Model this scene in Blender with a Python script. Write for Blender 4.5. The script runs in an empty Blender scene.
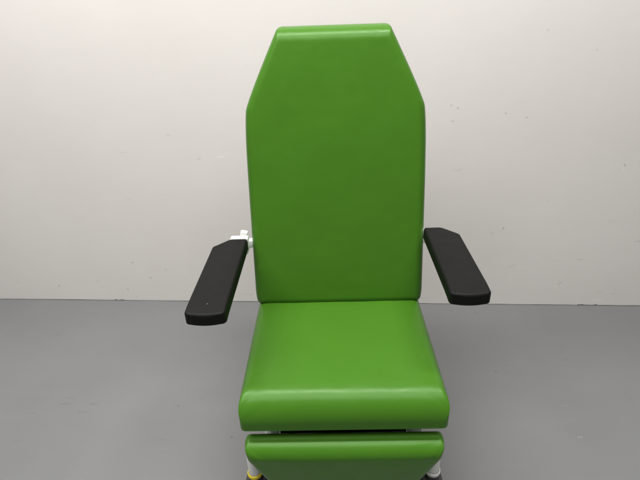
import bpy, bmesh, math, random
from mathutils import Vector, Matrix, noise

S = bpy.context.scene
C = S.collection
R = math.radians
random.seed(7)

# ------------------------------------------------------------------ camera
cam_d = bpy.data.cameras.new('camera')
cam = bpy.data.objects.new('camera', cam_d)
C.objects.link(cam)
CAM_POS = Vector((-0.0093, -1.3064, 1.48))
PITCH, YAW, ROLL = R(27.73), R(-2.07), R(2.05)
F = Vector((math.sin(YAW)*math.cos(PITCH), math.cos(YAW)*math.cos(PITCH), -math.sin(PITCH)))
RX = Vector((math.cos(YAW), -math.sin(YAW), 0))
UP = RX.cross(F)
R2 = RX*math.cos(ROLL) - UP*math.sin(ROLL)
U2 = UP*math.cos(ROLL) + RX*math.sin(ROLL)
m = Matrix((R2, U2, -F)).transposed().to_4x4()
m.translation = CAM_POS
cam.matrix_world = m
cam_d.sensor_fit = 'HORIZONTAL'
cam_d.sensor_width = 36.0
cam_d.lens = 36.0*467.38/640.0
cam_d.clip_start = 0.05
cam_d.clip_end = 60
S.camera = cam

# ------------------------------------------------------------------ light
w = bpy.data.worlds.new('World')
S.world = w
w.use_nodes = True
bg = w.node_tree.nodes['Background']
bg.inputs['Color'].default_value = (0.97, 0.985, 1.0, 1)
bg.inputs['Strength'].default_value = 0.17

def area(name, loc, rot, sx, sy, power, col):
    d = bpy.data.lights.new(name, 'AREA')
    d.shape = 'RECTANGLE'
    d.size, d.size_y, d.energy, d.color = sx, sy, power, col
    o = bpy.data.objects.new(name, d)
    o.location = loc
    o.rotation_euler = rot
    C.objects.link(o)
    return o

area('ceiling_strip_light', (-0.50, -0.36, 3.6), (0, 0, 0), 3.8, 0.26, 140, (1.0, 0.982, 0.958))
area('ceiling_strip_light', (-0.50, -1.65, 3.6), (0, 0, 0), 3.8, 1.2, 88, (1.0, 0.982, 0.958))

S.view_settings.view_transform = 'Standard'
S.view_settings.look = 'None'
S.view_settings.exposure = 0.0
S.view_settings.gamma = 1.0

# ------------------------------------------------------------------ materials
class NT:
    def __init__(s, name):
        s.m = bpy.data.materials.new(name)
        s.m.use_nodes = True
        s.t = s.m.node_tree
        s.p = s.t.nodes['Principled BSDF']
        s.tc = s.t.nodes.new('ShaderNodeTexCoord')
        s.obj = s.tc.outputs['Object']
    def n(s, typ, **kw):
        x = s.t.nodes.new(typ)
        for k, v in kw.items():
            setattr(x, k, v)
        return x
    def l(s, a, b):
        s.t.links.new(a, b)
    def noise(s, scale, detail=4, rough=0.55, vec=None, stretch=None):
        x = s.n('ShaderNodeTexNoise')
        x.inputs['Scale'].default_value = scale
        x.inputs['Detail'].default_value = detail
        x.inputs['Roughness'].default_value = rough
        v = vec or s.obj
        if stretch:
            mp = s.n('ShaderNodeMapping')
            mp.inputs['Scale'].default_value = stretch
            s.l(v, mp.inputs['Vector'])
            v = mp.outputs[0]
        s.l(v, x.inputs['Vector'])
        return x.outputs['Fac']
    def ramp(s, fac, a, b, lo=0.0, hi=1.0):
        x = s.n('ShaderNodeMapRange')
        x.interpolation_type = 'SMOOTHSTEP'
        for i, v in zip((1, 2, 3, 4), (a, b, lo, hi)):
            x.inputs[i].default_value = v
        s.l(fac, x.inputs[0])
        return x.outputs[0]
    def lin(s, fac, a, b, lo, hi):
        x = s.n('ShaderNodeMapRange')
        for i, v in zip((1, 2, 3, 4), (a, b, lo, hi)):
            x.inputs[i].default_value = v
        s.l(fac, x.inputs[0])
        return x.outputs[0]
    def mix(s, fac, a, b):
        x = s.n('ShaderNodeMix', data_type='RGBA')
        for sock, v in ((x.inputs[0], fac), (x.inputs[6], a), (x.inputs[7], b)):
            if hasattr(v, 'is_linked'):
                s.l(v, sock)
            elif isinstance(v, (int, float)):
                sock.default_value = v
            else:
                sock.default_value = (*v, 1)
        return x.outputs[2]
    def math(s, op, a, b=None):
        x = s.n('ShaderNodeMath', operation=op)
        for i, v in enumerate((a, b)):
            if v is None:
                continue
            if hasattr(v, 'is_linked'):
                s.l(v, x.inputs[i])
            else:
                x.inputs[i].default_value = v
        return x.outputs[0]
    def bump(s, h, strength, dist, prev=None):
        x = s.n('ShaderNodeBump')
        x.inputs['Strength'].default_value = strength
        x.inputs['Distance'].default_value = dist
        s.l(h, x.inputs['Height'])
        if prev is not None:
            s.l(prev, x.inputs['Normal'])
        return x.outputs[0]
    def stroke(s, vec, a, b, r, k):
        """k on a short tapering scuff from a to b (2-D, in the plane's own metres), 0 off it"""
        dx, dy = b[0]-a[0], b[1]-a[1]
        L = math.hypot(dx, dy)
        mp = s.n('ShaderNodeMapping', vector_type='TEXTURE')
        mp.inputs['Location'].default_value = ((a[0]+b[0])/2, (a[1]+b[1])/2, 0)
        mp.inputs['Rotation'].default_value = (0, 0, math.atan2(dy, dx))
        mp.inputs['Scale'].default_value = (L/2+r*1.2, r*1.3, 1)
        s.l(vec, mp.inputs['Vector'])
        g = s.n('ShaderNodeTexGradient', gradient_type='SPHERICAL')
        s.l(mp.outputs[0], g.inputs['Vector'])
        return s.lin(g.outputs['Fac'], 0.0, 0.6, 0.0, k)
    def out(s, col=None, rough=None, nrm=None):
        for sock, v in (('Base Color', col), ('Roughness', rough), ('Normal', nrm)):
            if v is None:
                continue
            i = s.p.inputs[sock]
            if hasattr(v, 'is_linked'):
                s.l(v, i)
            elif isinstance(v, (int, float)):
                i.default_value = v
            else:
                i.default_value = (*v, 1)
        return s.m

def vinyl(name, col, rough, grain=1.0):
    t = NT(name)
    n1 = t.noise(5, 3)
    c = t.mix(t.ramp(n1, 0.3, 0.7), tuple(x*0.975 for x in col), tuple(min(1, x*1.025) for x in col))
    n2 = t.noise(26, 3)
    r = t.lin(n2, 0.3, 0.7, rough-0.04, rough+0.05)
    v = t.n('ShaderNodeTexVoronoi')
    v.inputs['Scale'].default_value = 620
    t.l(t.obj, v.inputs['Vector'])
    b = t.bump(v.outputs['Distance'], 0.10*grain, 0.0004)
    b = t.bump(t.noise(11, 3, 0.5), 0.08*grain, 0.004, b)
    return t.out(c, r, b)

GREEN = vinyl('green_vinyl', (0.0525, 0.161, 0.0118), 0.31)
GREEN.node_tree.nodes['Principled BSDF'].inputs['Specular IOR Level'].default_value = 0.30
GREEN.node_tree.nodes['Principled BSDF'].inputs['Specular Tint'].default_value = (0.76, 1.0, 0.68, 1)
BLACK = vinyl('black_foam_skin', (0.006, 0.006, 0.0057), 0.55, 1.6)
BLACK.node_tree.nodes['Principled BSDF'].inputs['Specular IOR Level'].default_value = 0.15

def plain(name, col, rough, metal=0.0, bump=0.06):
    t = NT(name)
    n1 = t.noise(14, 5)
    c = t.mix(t.ramp(n1, 0.35, 0.7), col, tuple(x*0.9 for x in col))
    t.p.inputs['Metallic'].default_value = metal
    return t.out(c, t.lin(t.noise(60, 3), 0.3, 0.7, rough-0.06, rough+0.08), t.bump(t.noise(240, 3), bump, 0.001))

WHITE = plain('white_powder_coat', (0.78, 0.78, 0.75), 0.38)
RINGW = plain('white_nylon', (0.72, 0.71, 0.67), 0.45)
YELLOW = plain('yellow_nylon', (0.85, 0.66, 0.02), 0.42)
DARK = plain('dark_plastic', (0.02, 0.02, 0.021), 0.5)
BOARD = plain('black_painted_board', (0.03, 0.03, 0.03), 0.6)
TYRE = plain('grey_rubber', (0.07, 0.062, 0.06), 0.65)
STEEL = plain('zinc_steel', (0.5, 0.5, 0.5), 0.35, 1.0)
GREY = plain('grey_plastic', (0.36, 0.37, 0.38), 0.5)

def wall_material():
    t = NT('painted_wall')
    sx = t.n('ShaderNodeSeparateXYZ')
    t.l(t.obj, sx.inputs[0])
    cb = t.n('ShaderNodeCombineXYZ')
    t.l(sx.outputs[0], cb.inputs[0]); t.l(sx.outputs[2], cb.inputs[1])
    # wobble for the scuffs
    wn = t.n('ShaderNodeTexNoise'); wn.inputs['Scale'].default_value = 60; wn.inputs['Detail'].default_value = 3
    t.l(cb.outputs[0], wn.inputs['Vector'])
    vm = t.n('ShaderNodeVectorMath', operation='MULTIPLY_ADD')
    t.l(wn.outputs['Color'], vm.inputs[0]); vm.inputs[1].default_value = (0.014, 0.014, 0)
    t.l(cb.outputs[0], vm.inputs[2])
    sub = t.n('ShaderNodeVectorMath', operation='SUBTRACT')
    t.l(vm.outputs[0], sub.inputs[0]); sub.inputs[1].default_value = (0.007, 0.007, 0)
    p = sub.outputs[0]
    dark = light = None
    for a, b, r, k in WALL_MARKS:
        f = t.stroke(p, a, b, r, abs(k))
        if k > 0:
            dark = f if dark is None else t.math('MAXIMUM', dark, f)
        else:
            light = f if light is None else t.math('MAXIMUM', light, f)
    dark = t.math('MULTIPLY', dark, 0.72)
    brk = t.ramp(t.noise(150, 3, vec=cb.outputs[0]), 0.36, 0.58)
    dark = t.math('MULTIPLY', dark, brk)
    # sparse tiny chips
    v = t.n('ShaderNodeTexVoronoi'); v.inputs['Scale'].default_value = 9
    mp = t.n('ShaderNodeMapping'); mp.inputs['Scale'].default_value = (0.6, 1.0, 1.0)
    t.l(p, mp.inputs['Vector']); t.l(mp.outputs[0], v.inputs['Vector'])
    chip = t.ramp(v.outputs['Distance'], 0.014, 0.034, 1, 0)
    sep = t.n('ShaderNodeSeparateColor'); t.l(v.outputs['Color'], sep.inputs[0])
    chip = t.math('MULTIPLY', chip, t.ramp(sep.outputs[0], 0.86, 0.88))
    chip = t.math('MULTIPLY', chip, 0.28)
    base = t.mix(t.ramp(t.noise(1.7, 4), 0.3, 0.7), (0.730, 0.698, 0.662), (0.755, 0.724, 0.690))
    base = t.mix(t.math('MULTIPLY', t.ramp(t.noise(7, 6, 0.65, stretch=(0.7, 1, 1.6)), 0.5, 0.85), 0.25), base, (0.69, 0.66, 0.622))
    c = t.mix(t.math('MAXIMUM', chip, dark), base, (0.20, 0.185, 0.17))
    c = t.mix(light, c, (0.83, 0.82, 0.79))
    h = t.math('SUBTRACT', t.math('MULTIPLY', t.noise(9, 5, 0.6, stretch=(0.8, 1, 1.2)), 1.0), t.math('MULTIPLY', dark, 0.25))
    b = t.bump(h, 0.11, 0.006)
    b = t.bump(t.noise(210, 4, 0.6), 0.10, 0.0015, b)
    return t.out(c, t.lin(t.noise(5, 4), 0.3, 0.7, 0.42, 0.58), b)

def floor_material():
    t = NT('grey_painted_floor')
    wn = t.n('ShaderNodeTexNoise'); wn.inputs['Scale'].default_value = 45; wn.inputs['Detail'].default_value = 3
    t.l(t.obj, wn.inputs['Vector'])
    vm = t.n('ShaderNodeVectorMath', operation='MULTIPLY_ADD')
    t.l(wn.outputs['Color'], vm.inputs[0]); vm.inputs[1].default_value = (0.016, 0.016, 0)
    t.l(t.obj, vm.inputs[2])
    sub = t.n('ShaderNodeVectorMath', operation='SUBTRACT')
    t.l(vm.outputs[0], sub.inputs[0]); sub.inputs[1].default_value = (0.008, 0.008, 0)
    p = sub.outputs[0]
    dark = light = None
    for a, b, r, k in FLOOR_MARKS:
        f = t.stroke(p, a, b, r, abs(k))
        if k > 0:
            dark = f if dark is None else t.math('MAXIMUM', dark, f)
        else:
            light = f if light is None else t.math('MAXIMUM', light, f)
    brk = t.ramp(t.noise(120, 3), 0.38, 0.6)
    base = t.mix(t.ramp(t.noise(1.3, 5), 0.3, 0.7), (0.172, 0.175, 0.176), (0.189, 0.192, 0.192))
    streak = t.ramp(t.noise(5, 7, 0.72, stretch=(0.35, 2.4, 1)), 0.5, 0.78)
    base = t.mix(t.math('MULTIPLY', streak, 0.3), base, (0.215, 0.213, 0.209))
    base = t.mix(t.math('MULTIPLY', t.ramp(t.noise(70, 4, 0.7), 0.62, 0.75), 0.22), base, (0.16, 0.16, 0.16))
    c = t.mix(t.math('MULTIPLY', dark, brk), base, (0.07, 0.068, 0.066))
    c = t.mix(t.math('MULTIPLY', light, brk), c, (0.36, 0.35, 0.33))
    r = t.lin(t.noise(4, 6, 0.65, stretch=(0.5, 1.5, 1)), 0.3, 0.7, 0.36, 0.52)
    b = t.bump(t.noise(7, 4), 0.10, 0.006)
    b = t.bump(t.noise(260, 4, 0.6), 0.08, 0.001, b)
    return t.out(c, r, b)

# ------------------------------------------------------------------ setting
# marks: (from, to, radius, darkness) in metres on the wall (x, height) and on the floor (x, y)
WY, WYAW = 0.7747, R(-2.49)

def _ray(u, v):
    return F + R2*((u-320)/467.38) - U2*((v-240)/467.38)
def wall_at(u, v):        # where a spot seen on the wall lies, in the wall's own metres
    d = _ray(u, v)
    n = Vector((-math.sin(WYAW), math.cos(WYAW), 0))
    k = (Vector((0, WY, 0))-CAM_POS).dot(n)/d.dot(n)
    q = CAM_POS+d*k
    return ((q-Vector((0, WY, 0))).dot(Vector((math.cos(WYAW), math.sin(WYAW), 0))), q.z)
def floor_at(u, v):
    d = _ray(u, v)
    q = CAM_POS+d*(-CAM_POS.z/d.z)
    return (q.x, q.y)

WALL_MARKS = [(wall_at(*a), wall_at(*b), r, k) for a, b, r, k in (
    ((624, 164), (625.5, 166.5), .003, .8), ((623, 168), (624, 170), .003, -.8),
    ((576, 259.5), (584, 259), .003, .55), ((551, 261), (562, 260.5), .003, .25),
    ((556, 286), (562, 282), .004, .55), ((553, 288), (559, 284), .006, -.5),
    ((507, 267), (516, 265), .007, .22), ((520, 268.5), (532, 268), .003, -.4),
    ((609, 294), (616, 293), .003, .5), ((596, 292), (602, 291.5), .004, .25), ((635, 241.5), (641, 241), .006, .35),
    ((503, 228.5), (503.6, 228.9), .004, .9), ((491, 233), (493, 234), .004, .5), ((608, 221), (617, 221), .003, .22),
    ((457.6, 107.5), (458.2, 109), .004, .9), ((450, 105.5), (452, 105.2), .003, .6), ((451, 121), (454, 121.5), .005, .35),
    ((505.5, 112), (506.2, 114), .004, .5), ((526.5, 116.5), (527.5, 117.3), .004, .6), ((452, 170.5), (465, 169), .003, .3),
    ((428, 229), (430, 229), .002, .3), ((58.5, 286.5), (59.5, 286), .004, .9), ((150, 277.5), (151, 277.3), .005, .8),
    ((127.5, 289.5), (128, 288.5), .006, .6), ((165, 135), (171, 135.5), .003, .35), ((120, 152.5), (127, 152.8), .003, .3),
    ((196, 158.8), (201, 159), .003, .45), ((216, 157.5), (224, 156.5), .005, -.6), ((126, 199), (132, 199), .003, .25),
    ((131, 263), (134, 262.5), .004, .5), ((165, 269.5), (166.5, 269), .003, .6), ((16, 282), (20, 281.5), .006, .2),
    ((96, 282), (99, 281), .006, .22), ((596, 50), (598, 50.5), .003, .4), ((548, 30), (549, 31), .003, .4),
    ((88, 240), (93, 240.3), .004, .2), ((40, 196), (47, 196.4), .003, .2), ((236, 294.2), (259, 294.2), .002, .35),
    ((540, 202), (552, 201), .003, .2), ((590, 300), (604, 300.5), .006, -.6), ((486, 303.5), (545, 304), .003, -.3))]
FLOOR_MARKS = [(floor_at(*a), floor_at(*b), r, k) for a, b, r, k in (
    ((57, 334.8), (60, 334.6), .005, .7), ((66, 398), (76, 397.6), .003, .35), ((58, 404), (72, 403.6), .003, .45),
    ((88, 404.2), (99, 403.6), .003, .6), ((72, 412), (90, 411.6), .003, .35), ((30, 413), (38, 412.6), .003, .3),
    ((178, 405.5), (178.6, 406), .006, .6), ((231, 437), (231.8, 438), .005, .8), ((201, 399), (204, 398.6), .005, .3),
    ((496, 371), (496.6, 372), .005, .8), ((475, 313), (476, 313), .006, .6), ((564, 360), (569, 359.7), .003, .5),
    ((630, 399), (630.6, 399.4), .004, .8), ((578, 437.6), (582, 436.8), .004, -.7), ((560, 406), (572, 405.4), .003, -.3),
    ((548, 320), (560, 319.6), .004, .2), ((10, 441), (26, 440.6), .003, .2), ((150, 440), (170, 439), .004, .18))]

def obj(name, bm, mat, parent=None, smooth=True, auto=40):
    bmesh.ops.recalc_face_normals(bm, faces=bm.faces)
    me = bpy.data.meshes.new(name)
    bm.to_mesh(me)
    bm.free()
    if mat:
        me.materials.append(mat)
    if smooth:
        for p in me.polygons:
            p.use_smooth = True
        if auto:
            me.set_sharp_from_angle(angle=R(auto))
    o = bpy.data.objects.new(name, me)
    C.objects.link(o)
    if parent is not None:
        o.parent = parent
    return o

# floor: one sheet
bm = bmesh.new()
vs = [bm.verts.new(v) for v in ((-6, -6, 0), (6, -6, 0), (6, 1.6, 0), (-6, 1.6, 0))]
bm.faces.new(vs)
o = obj('floor', bm, floor_material(), smooth=False)
o['kind'] = 'structure'

# wall: a sheet with a returned, ragged bottom edge that leaves a dark joint above the floor
bm = bmesh.new()
N = 1600
rows = []
for i in range(N+1):
    x = -5+10*i/N
    g = 0.0028+0.0012*noise.noise(Vector((x*2.3, 3.1, 0)))+0.0012*max(0, noise.noise(Vector((x*14, 7.7, 0))))
    if abs(x-1.30)<0.05 or abs(x+1.22)<0.03:
        g = 0.003+0.007*abs(noise.noise(Vector((x*60, 2.2, 0))))
    fr = noise.noise(Vector((x*3, 0, 0)))*0.0012
    rows.append([bm.verts.new((x, 0.05, max(g, 0.0005))), bm.verts.new((x, 0.0+fr, max(g, 0.0005))), bm.verts.new((x, fr*0.5, 0.03)),
                 bm.verts.new((x, 0, 0.12)), bm.verts.new((x, 0, 3.2)), bm.verts.new((x, 0.05, 3.2))])
for a, b in zip(rows, rows[1:]):
    for k in range(5):
        bm.faces.new((a[k], b[k], b[k+1], a[k+1]))
    bm.faces.new((a[5], b[5], b[0], a[0]))
o = obj('wall', bm, wall_material(), auto=30)
o.location = (0, WY, 0)
o.rotation_euler = (0, 0, WYAW)
o['kind'] = 'structure'

# ------------------------------------------------------------------ mesh helpers
def frame(origin, u, v, n):
    M = Matrix((Vector(u), Vector(v), Vector(n))).transposed().to_4x4()
    M.translation = Vector(origin)
    return M

def drop(d, r):
    if d >= r or r <= 0:
        return 0.0
    d = max(d, 0)
    return r-math.sqrt(max(0, r*r-(r-d)*(r-d)))

def pad(M, L, wl, wr, T, rs, r0, r1, dome=0.0, rc=0.012, nu=56, nv=72, bow=0.0, p=5, back_r=0.006,
        wrinkle=0.0, pucker=0.0, seed=0.0, post=None, flare=0.0025, puff=0.35):
    """Upholstered cushion: outline from -wl(v) to wr(v) over v in 0..L, face at n=0, thickness T.
    rs, r0, r1 = roll-over radius at the sides, the start and the end."""
    bm = bmesh.new()
    def rnd(w, v):
        e = min(v, L-v)
        if e < rc:
            w = w-rc+math.sqrt(max(0, rc*rc-(rc-e)**2))
        return w
    grid = []
    for j in range(nv+1):
        v = L*(0.5-0.5*math.cos(math.pi*j/nv))
        a, b = rnd(wl(v), v), rnd(wr(v), v)
        row = []
        for i in range(nu+1):
            s = -math.cos(math.pi*i/nu)
            u = (b-a)/2+(a+b)/2*s
            d = [drop(u+a, rs), drop(b-u, rs), drop(v, r0), drop(L-v, r1)]
            h = sum(x**p for x in d)**(1/p)
            dm = dome*(1-s*s)**puff*max(0, 1-(2*v/L-1)**2)**puff
            z = dm-h
            if wrinkle:
                z += wrinkle*noise.noise(Vector((u*9, v*9, seed)))+0.4*wrinkle*noise.noise(Vector((u*30, v*30, seed+5)))
            if pucker:
                for k, (cu, cv) in enumerate(((-wl(0), 0), (wr(0), 0), (-wl(L), L), (wr(L), L))):
                    du, dv = u-cu, v-cv
                    rho = math.hypot(du, dv)
                    if rho < 0.14:
                        th = math.atan2(dv, du)
                        z += pucker*math.exp(-((rho-0.035)/0.030)**2)*(math.sin(9*th+seed+k*1.7)+0.5*math.sin(17*th+2*seed+k))
            vv = v+bow*(1-s*s)*(1 if j > nv*0.5 else 0)*((v/L-0.5)*2 if j > nv*0.5 else 0)
            row.append((u, vv, z))
        grid.append(row)
    V = [[bm.verts.new(q) for q in row] for row in grid]
    for j in range(nv):
        for i in range(nu):
            bm.faces.new((V[j][i], V[j][i+1], V[j+1][i+1], V[j+1][i]))
    loop = [V[0][i] for i in range(nu)]+[V[j][nu] for j in range(nv)]+[V[nv][i] for i in range(nu, 0, -1)]+[V[j][0] for j in range(nv, 0, -1)]
    cx = sum(v.co.x for v in loop)/len(loop)
    prev = loop
    n = len(loop)
    nr = []
    for k in range(n):
        a, b = loop[k-1].co, loop[(k+1) % n].co
        t = Vector((b.x-a.x, b.y-a.y, 0))
        nr.append(Vector((t.y, -t.x, 0)).normalized() if t.length > 1e-9 else Vector((0, 0, 0)))
    zs = [v.co.z for v in loop]
    steps = [(0.25, flare*0.8), (0.5, flare), (0.75, flare*0.6), (0.92, 0), (0.98, -back_r*0.4), (1.0, -back_r)]
    for f, off in steps:
        cur = []
        for k in range(n):
            c = loop[k].co
            z = zs[k]*(1-f)+(-T)*f
            cur.append(bm.verts.new((c.x+nr[k].x*off, c.y+nr[k].y*off, z)))
        for k in range(n):
            bm.faces.new((prev[k], prev[(k+1) % n], cur[(k+1) % n], cur[k]))
        prev = cur
    cen = bm.verts.new((cx, L/2, -T))
    for k in range(n):
        bm.faces.new((prev[k], prev[(k+1) % n], cen))
    bmesh.ops.remove_doubles(bm, verts=bm.verts, dist=1e-6)
    if post:
        for v in bm.verts:
            v.co = post(v.co)
    bmesh.ops.transform(bm, matrix=M, verts=bm.verts)
    return bm

def box(bm, c, s, bev=0.003, M=None, seg=2):
    r = bmesh.ops.create_cube(bm, size=1)
    vs = r['verts']
    for v in vs:
        v.co = Vector((v.co.x*s[0], v.co.y*s[1], v.co.z*s[2]))
    if bev:
        es = list({e for v in vs for e in v.link_edges})
        g = bmesh.ops.bevel(bm, geom=es, offset=bev, segments=seg, affect='EDGES', profile=0.5)
        vs = list({v for f in g['faces'] for v in f.verts} | {v for v in vs if v.is_valid})
    T = Matrix.Translation(Vector(c))
    if M:
        T = T @ M
    bmesh.ops.transform(bm, matrix=T, verts=vs)
    return bm

def beam(bm, a, b, w, h, bev=0.003):
    """square tube from a to b"""
    a, b = Vector(a), Vector(b)
    d = b-a
    q = d.to_track_quat('Y', 'Z').to_matrix().to_4x4()
    return box(bm, (a+b)/2, (w, d.length, h), bev, q)

def lathe(bm, a, axis, prof, n=32):
    """turned shape: prof = [(radius, distance along axis)]"""
    a, axis = Vector(a), Vector(axis).normalized()
    q = axis.to_track_quat('Z', 'Y').to_matrix()
    rings = []
    for r, z in prof:
        if r < 1e-6:
            rings.append([bm.verts.new(a+axis*z)])
        else:
            rings.append([bm.verts.new(a+q @ Vector((r*math.cos(2*math.pi*k/n), r*math.sin(2*math.pi*k/n), z))) for k in range(n)])
    for A, B in zip(rings, rings[1:]):
        for k in range(n):
            k2 = (k+1) % n
            if len(A) == 1 and len(B) == 1:
                continue
            if len(A) == 1:
                bm.faces.new((A[0], B[k], B[k2]))
            elif len(B) == 1:
                bm.faces.new((A[k], A[k2], B[0]))
            else:
                bm.faces.new((A[k], A[k2], B[k2], B[k]))
    return bm

def rod(bm, a, b, r, bev=0.002, n=28):
    a, b = Vector(a), Vector(b)
    L = (b-a).length
    return lathe(bm, a, b-a, [(0, 0), (r-bev, 0), (r, bev), (r, L-bev), (r-bev, L), (0, L)], n)

# ------------------------------------------------------------------ the chair
chair = bpy.data.objects.new('treatment_chair', None)
C.objects.link(chair)
chair.rotation_euler = (0, 0, R(0.61))
chair['label'] = 'green vinyl medical treatment chair with black armrests and white frame on castors'
chair['category'] = 'medical chair'

REC = R(12.05)
BV = Vector((0, math.sin(REC), math.cos(REC)))
BN = Vector((0, -math.cos(REC), math.sin(REC)))
SEAT_Z = 0.552

# backrest
BH, BT1, BT2, BWT = 0.2830, 0.645, 0.880, 0.163
def wback(v):
    a = BH-0.006*(1-min(1, v/0.05))**2
    b = BH-(v-BT1)*(BH-BWT)/(BT2-BT1)
    k = 0.017
    return min(a, b)-k*math.exp(-abs(a-b)/k*0.5)*0.5
bm = pad(frame(Vector((0, -0.004, 0.547)), (1, 0, 0), BV, BN), BT2, wback, wback, 0.075, 0.028, 0.024, 0.050,
         dome=0.010, rc=0.016, nu=72, nv=120, wrinkle=0.0009, pucker=0.0002, seed=2.0, p=9)
backrest = obj('backrest', bm, GREEN, chair, auto=60)
bm = bmesh.new()
bo = Vector((0, 0, 0.556))-BN*0.082
q = Matrix.Rotation(-REC, 4, 'X')
box(bm, bo+BV*0.34, (0.50, 0.012, 0.60), 0.002, q)
box(bm, bo+BV*0.72, (0.34, 0.012, 0.22), 0.002, q)
obj('back_panel', bm, BOARD, backrest)

# seat
SH = 0.276
def wseat(v):
    return SH
bm = pad(frame((0, 0.034, SEAT_Z), (1, 0, 0), (0, -1, 0), (0, 0, 1)), 0.480, wseat, wseat, 0.095, 0.026, 0.022, 0.072,
         dome=0.006, rc=0.014, nu=72, nv=96, wrinkle=0.0010, pucker=0.0005, seed=9.0, p=7, flare=0.0, back_r=0.010)
seat = obj('seat', bm, GREEN, chair, auto=60)
bm = bmesh.new()
box(bm, (0, -0.20, SEAT_Z-0.103), (0.46, 0.38, 0.012), 0.002)
obj('seat_panel', bm, BOARD, seat)

# leg rest
LA = R(8)
LV = Vector((0, math.sin(LA), -math.cos(LA)))
LN = Vector((0, -math.cos(LA), -math.sin(LA)))
LH = 0.268
def wleg(v):
    a = LH
    b = LH-(v-0.048)*0.46
    k = 0.006
    return min(a, b)-k*math.exp(-abs(a-b)/k*0.5)*0.5
bm = pad(frame((0, -0.477, 0.411), (1, 0, 0), LV, LN), 0.36, wleg, wleg, 0.058, 0.022, 0.040, 0.03,
         dome=0.005, rc=0.014, nu=72, nv=72, wrinkle=0.0009, pucker=0.0006, seed=14.0, p=7)
legrest = obj('leg_rest', bm, GREEN, chair, auto=60)
bm = bmesh.new()
box(bm, Vector((0, -0.477, 0.411))+LV*0.15-LN*0.061, (0.30, 0.010, 0.20), 0.002, Matrix.Rotation(-LA, 4, 'X'))
obj('leg_rest_panel', bm, BOARD, legrest)
for sx in (-1, 1):
    bm = bmesh.new()
    beam(bm, (sx*0.212, -0.160, 0.395), (sx*0.206, -0.372, 0.352), 0.042, 0.008, 0.002)
    beam(bm, (sx*0.207, -0.371, 0.346), (sx*0.207, -0.350, 0.20), 0.025, 0.008, 0.002)
    obj('leg_rest_arm', bm, WHITE, legrest)

# armrests
def armrest(sx, x0, x1, yb, yf, z, lever, tilt=0.0):
    """pad between inner edge x0 and outer edge x1, chamfered at its outer rear corner; the arm, bracket and pivot that carry it"""
    xc, hw, L = (x0+x1)/2, abs(x1-x0)/2, yb-yf
    def wo(v):                       # outer side: chamfer at the rear
        return min(hw-0.001, hw*0.05+v*0.95)+0.0
    def wi(v):
        return hw
    wl, wr = (wo, wi) if sx < 0 else (wi, wo)
    def post(c):
        f = max(0, (c.y-(L-0.06))/0.06)
        c.z -= 0.004*f*f
        return c
    M = Matrix.Translation((xc, yb, z)) @ Matrix.Rotation(tilt, 4, 'X') @ frame((0, 0, 0), (1, 0, 0), (0, -1, 0), (0, 0, 1))
    bm = pad(M, L, wl, wr, 0.034, 0.007, 0.007, 0.007, dome=0.0012, rc=0.013, nu=32, nv=64, bow=0.005,
             back_r=0.010, wrinkle=0.0002, flare=0.0, p=3, post=post, puff=0.8)
    a = obj('armrest', bm, BLACK, chair, auto=50)
    bm = bmesh.new()                  # steel arm under the pad, turned in to the backrest frame
    xi = x0+sx*0.030
    beam(bm, (xi, yf+0.09, z-0.045), (xi, yb+0.045, z-0.045), 0.030, 0.020)
    obj('support_arm', bm, WHITE, a)
    bm = bmesh.new()
    box(bm, (xi-sx*0.002, yb+0.028, z-0.046), (0.042, 0.034, 0.040), 0.004)
    beam(bm, (xi, yb+0.036, z-0.044), (sx*0.225, 0.115, z-0.056), 0.024, 0.026)
    if lever:                          # release lever standing up behind the pad
        box(bm, (xi-0.001, yb+0.020, z-0.014), (0.058, 0.024, 0.018), 0.004)
        box(bm, (xi+0.012, yb+0.034, z-0.004), (0.024, 0.018, 0.026), 0.004, Matrix.Rotation(R(12), 4, 'Y'))
    obj('bracket', bm, WHITE, a)
    bm = bmesh.new()
    lathe(bm, (sx*0.280, 0.092, z-0.052), (sx, 0, 0), [(0, -0.02), (0.017, -0.02), (0.017, 0.000), (0.015, 0.002), (0, 0.002)])
    obj('pivot', bm, GREY, a)
    return a
al = armrest(-1, -0.285, -0.389, 0.005, -0.384, 0.803, True)
ar = armrest(1, 0.272, 0.377, 0.032, -0.338, 0.814, False)
bm = bmesh.new()
lathe(bm, (-0.335, -0.349, 0.8032), (0, 0, 1), [(0.0022, -0.002), (0.0022, 0.0006), (0.0016, 0.001), (0, 0.001)], 14)
obj('plug', bm, TYRE, al)

# upper frame: seat rails, cross bars, back posts
bm = bmesh.new()
for sx in (-1, 1):
    beam(bm, (sx*0.205, 0.06, 0.425), (sx*0.205, -0.36, 0.425), 0.040, 0.030)
    beam(bm, Vector((sx*0.20, 0.085, 0.43)), Vector((sx*0.20, 0.085, 0.43))+BV*0.62, 0.035, 0.025)
for y in (0.02, -0.30):
    beam(bm, (-0.184, y, 0.425), (0.184, y, 0.425), 0.026, 0.036)
beam(bm, Vector((-0.182, 0.085, 0.43))+BV*0.50, Vector((0.182, 0.085, 0.43))+BV*0.50, 0.024, 0.030)
obj('frame', bm, WHITE, chair)

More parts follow.
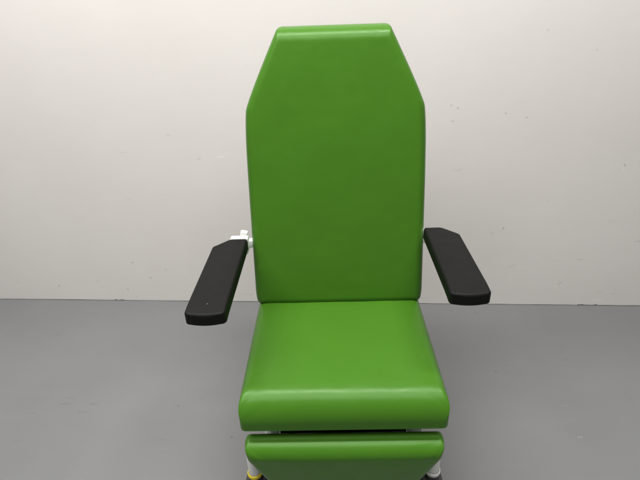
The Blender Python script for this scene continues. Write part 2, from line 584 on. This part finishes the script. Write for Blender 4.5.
# linear actuators under the seat (only a dark glimpse of them between seat and leg rest)
bm = bmesh.new()
rod(bm, (-0.06, -0.02, 0.36), (-0.06, -0.22, 0.375), 0.022)
rod(bm, (-0.06, -0.22, 0.375), (-0.06, -0.39, 0.385), 0.011)
box(bm, (-0.06, -0.02, 0.335), (0.05, 0.09, 0.10), 0.006)
obj('actuator', bm, DARK, chair)
bm = bmesh.new()
rod(bm, (-0.183, -0.345, 0.352), (0.183, -0.345, 0.352), 0.022)
for x in (-0.150, 0.135):
    box(bm, (x, -0.330, 0.385), (0.020, 0.030, 0.050), 0.003)
obj('hinge_bar', bm, DARK, chair)

# base: lift column, side members, cross members, caster posts
bm = bmesh.new()
beam(bm, (-0.12, 0.02, 0.402), (0.12, 0.02, 0.402), 0.20, 0.016)
box(bm, (0, 0.02, 0.30), (0.16, 0.12, 0.19), 0.008)
box(bm, (0, 0.02, 0.20), (0.19, 0.15, 0.16), 0.008)
obj('lift_column', bm, WHITE, chair)
CX, CYF, CYR = 0.280, -0.340, 0.340
bm = bmesh.new()
for sx in (-1, 1):
    beam(bm, (sx*0.150, CYF+0.016, 0.225), (sx*0.150, CYR-0.016, 0.225), 0.030, 0.040)
for y in (CYF, CYR):
    beam(bm, (-0.264, y, 0.225), (0.264, y, 0.225), 0.032, 0.038)
for y in (-0.17, 0.21):
    beam(bm, (-0.135, y, 0.225), (0.135, y, 0.225), 0.034, 0.038)
box(bm, (0, 0.02, 0.137), (0.20, 0.399, 0.02), 0.003)
box(bm, (0, -0.17, 0.170), (0.12, 0.018, 0.07), 0.003)
box(bm, (0, 0.21, 0.170), (0.12, 0.018, 0.07), 0.003)
obj('base_frame', bm, WHITE, chair)

def castor(x, y, ringmat, ang, label=None):
    bm = bmesh.new()                     # white post with a rounded cap
    lathe(bm, (x, y, 0.152), (0, 0, 1), [(0.016, 0), (0.0195, 0.0), (0.0195, 0.10), (0.0185, 0.108), (0.014, 0.114), (0, 0.116)], 36)
    post = obj('castor', bm, WHITE, chair)
    if label:
        post['label'] = label
    bm = bmesh.new()
    lathe(bm, (x, y, 0.140), (0, 0, 1), [(0.018, 0), (0.0232, 0.001), (0.0238, 0.006), (0.0232, 0.011), (0.0205, 0.013)], 36)
    obj('collar', bm, ringmat, post)
    bm = bmesh.new()
    lathe(bm, (x, y, 0.118), (0, 0, 1), [(0.0, 0), (0.022, 0), (0.022, 0.021), (0.0, 0.021)], 28)
    D = Vector((math.cos(ang), math.sin(ang), 0)); P = Vector((-D.y, D.x, 0))
    hub = Vector((x, y, 0.0625))+D*0.034
    q = Matrix((D, P, Vector((0, 0, 1)))).transposed().to_4x4()
    # arched cover over the twin wheels
    n, hwid, r0, r1 = 18, 0.011, 0.045, 0.066
    ringv = []
    for k in range(n+1):
        a = R(-10)+R(200)*k/n
        dv = D*math.cos(a)*1.0+Vector((0, 0, 1))*math.sin(a)
        ringv.append([bm.verts.new(hub+dv*rr+P*s) for rr, s in ((r0, -hwid), (r1, -hwid), (r1, hwid), (r0, hwid))])
    for A, B in zip(ringv, ringv[1:]):
        for k in range(4):
            bm.faces.new((A[k], A[(k+1) % 4], B[(k+1) % 4], B[k]))
    bm.faces.new(ringv[0]); bm.faces.new(ringv[-1])
    lathe(bm, hub-P*0.036, P, [(0, 0), (0.010, 0), (0.010, 0.072), (0, 0.072)], 20)
    obj('fork', bm, DARK, post)
    for s in (-1, 1):
        bm = bmesh.new()
        lathe(bm, hub+P*s*0.012, P*s, [(0.0105, 0), (0.058, 0), (0.0625, 0.004), (0.0625, 0.017), (0.058, 0.021), (0.047, 0.022), (0.045, 0.019), (0.0105, 0.019)], 48)
        obj('wheel', bm, TYRE, post)
    return post
castor(-CX, CYF, YELLOW, R(75), 'castor with a yellow collar')
castor(CX, CYF, RINGW, R(105), 'castor with a white collar')
castor(-CX, CYR, RINGW, R(80))
castor(CX, CYR, RINGW, R(110))
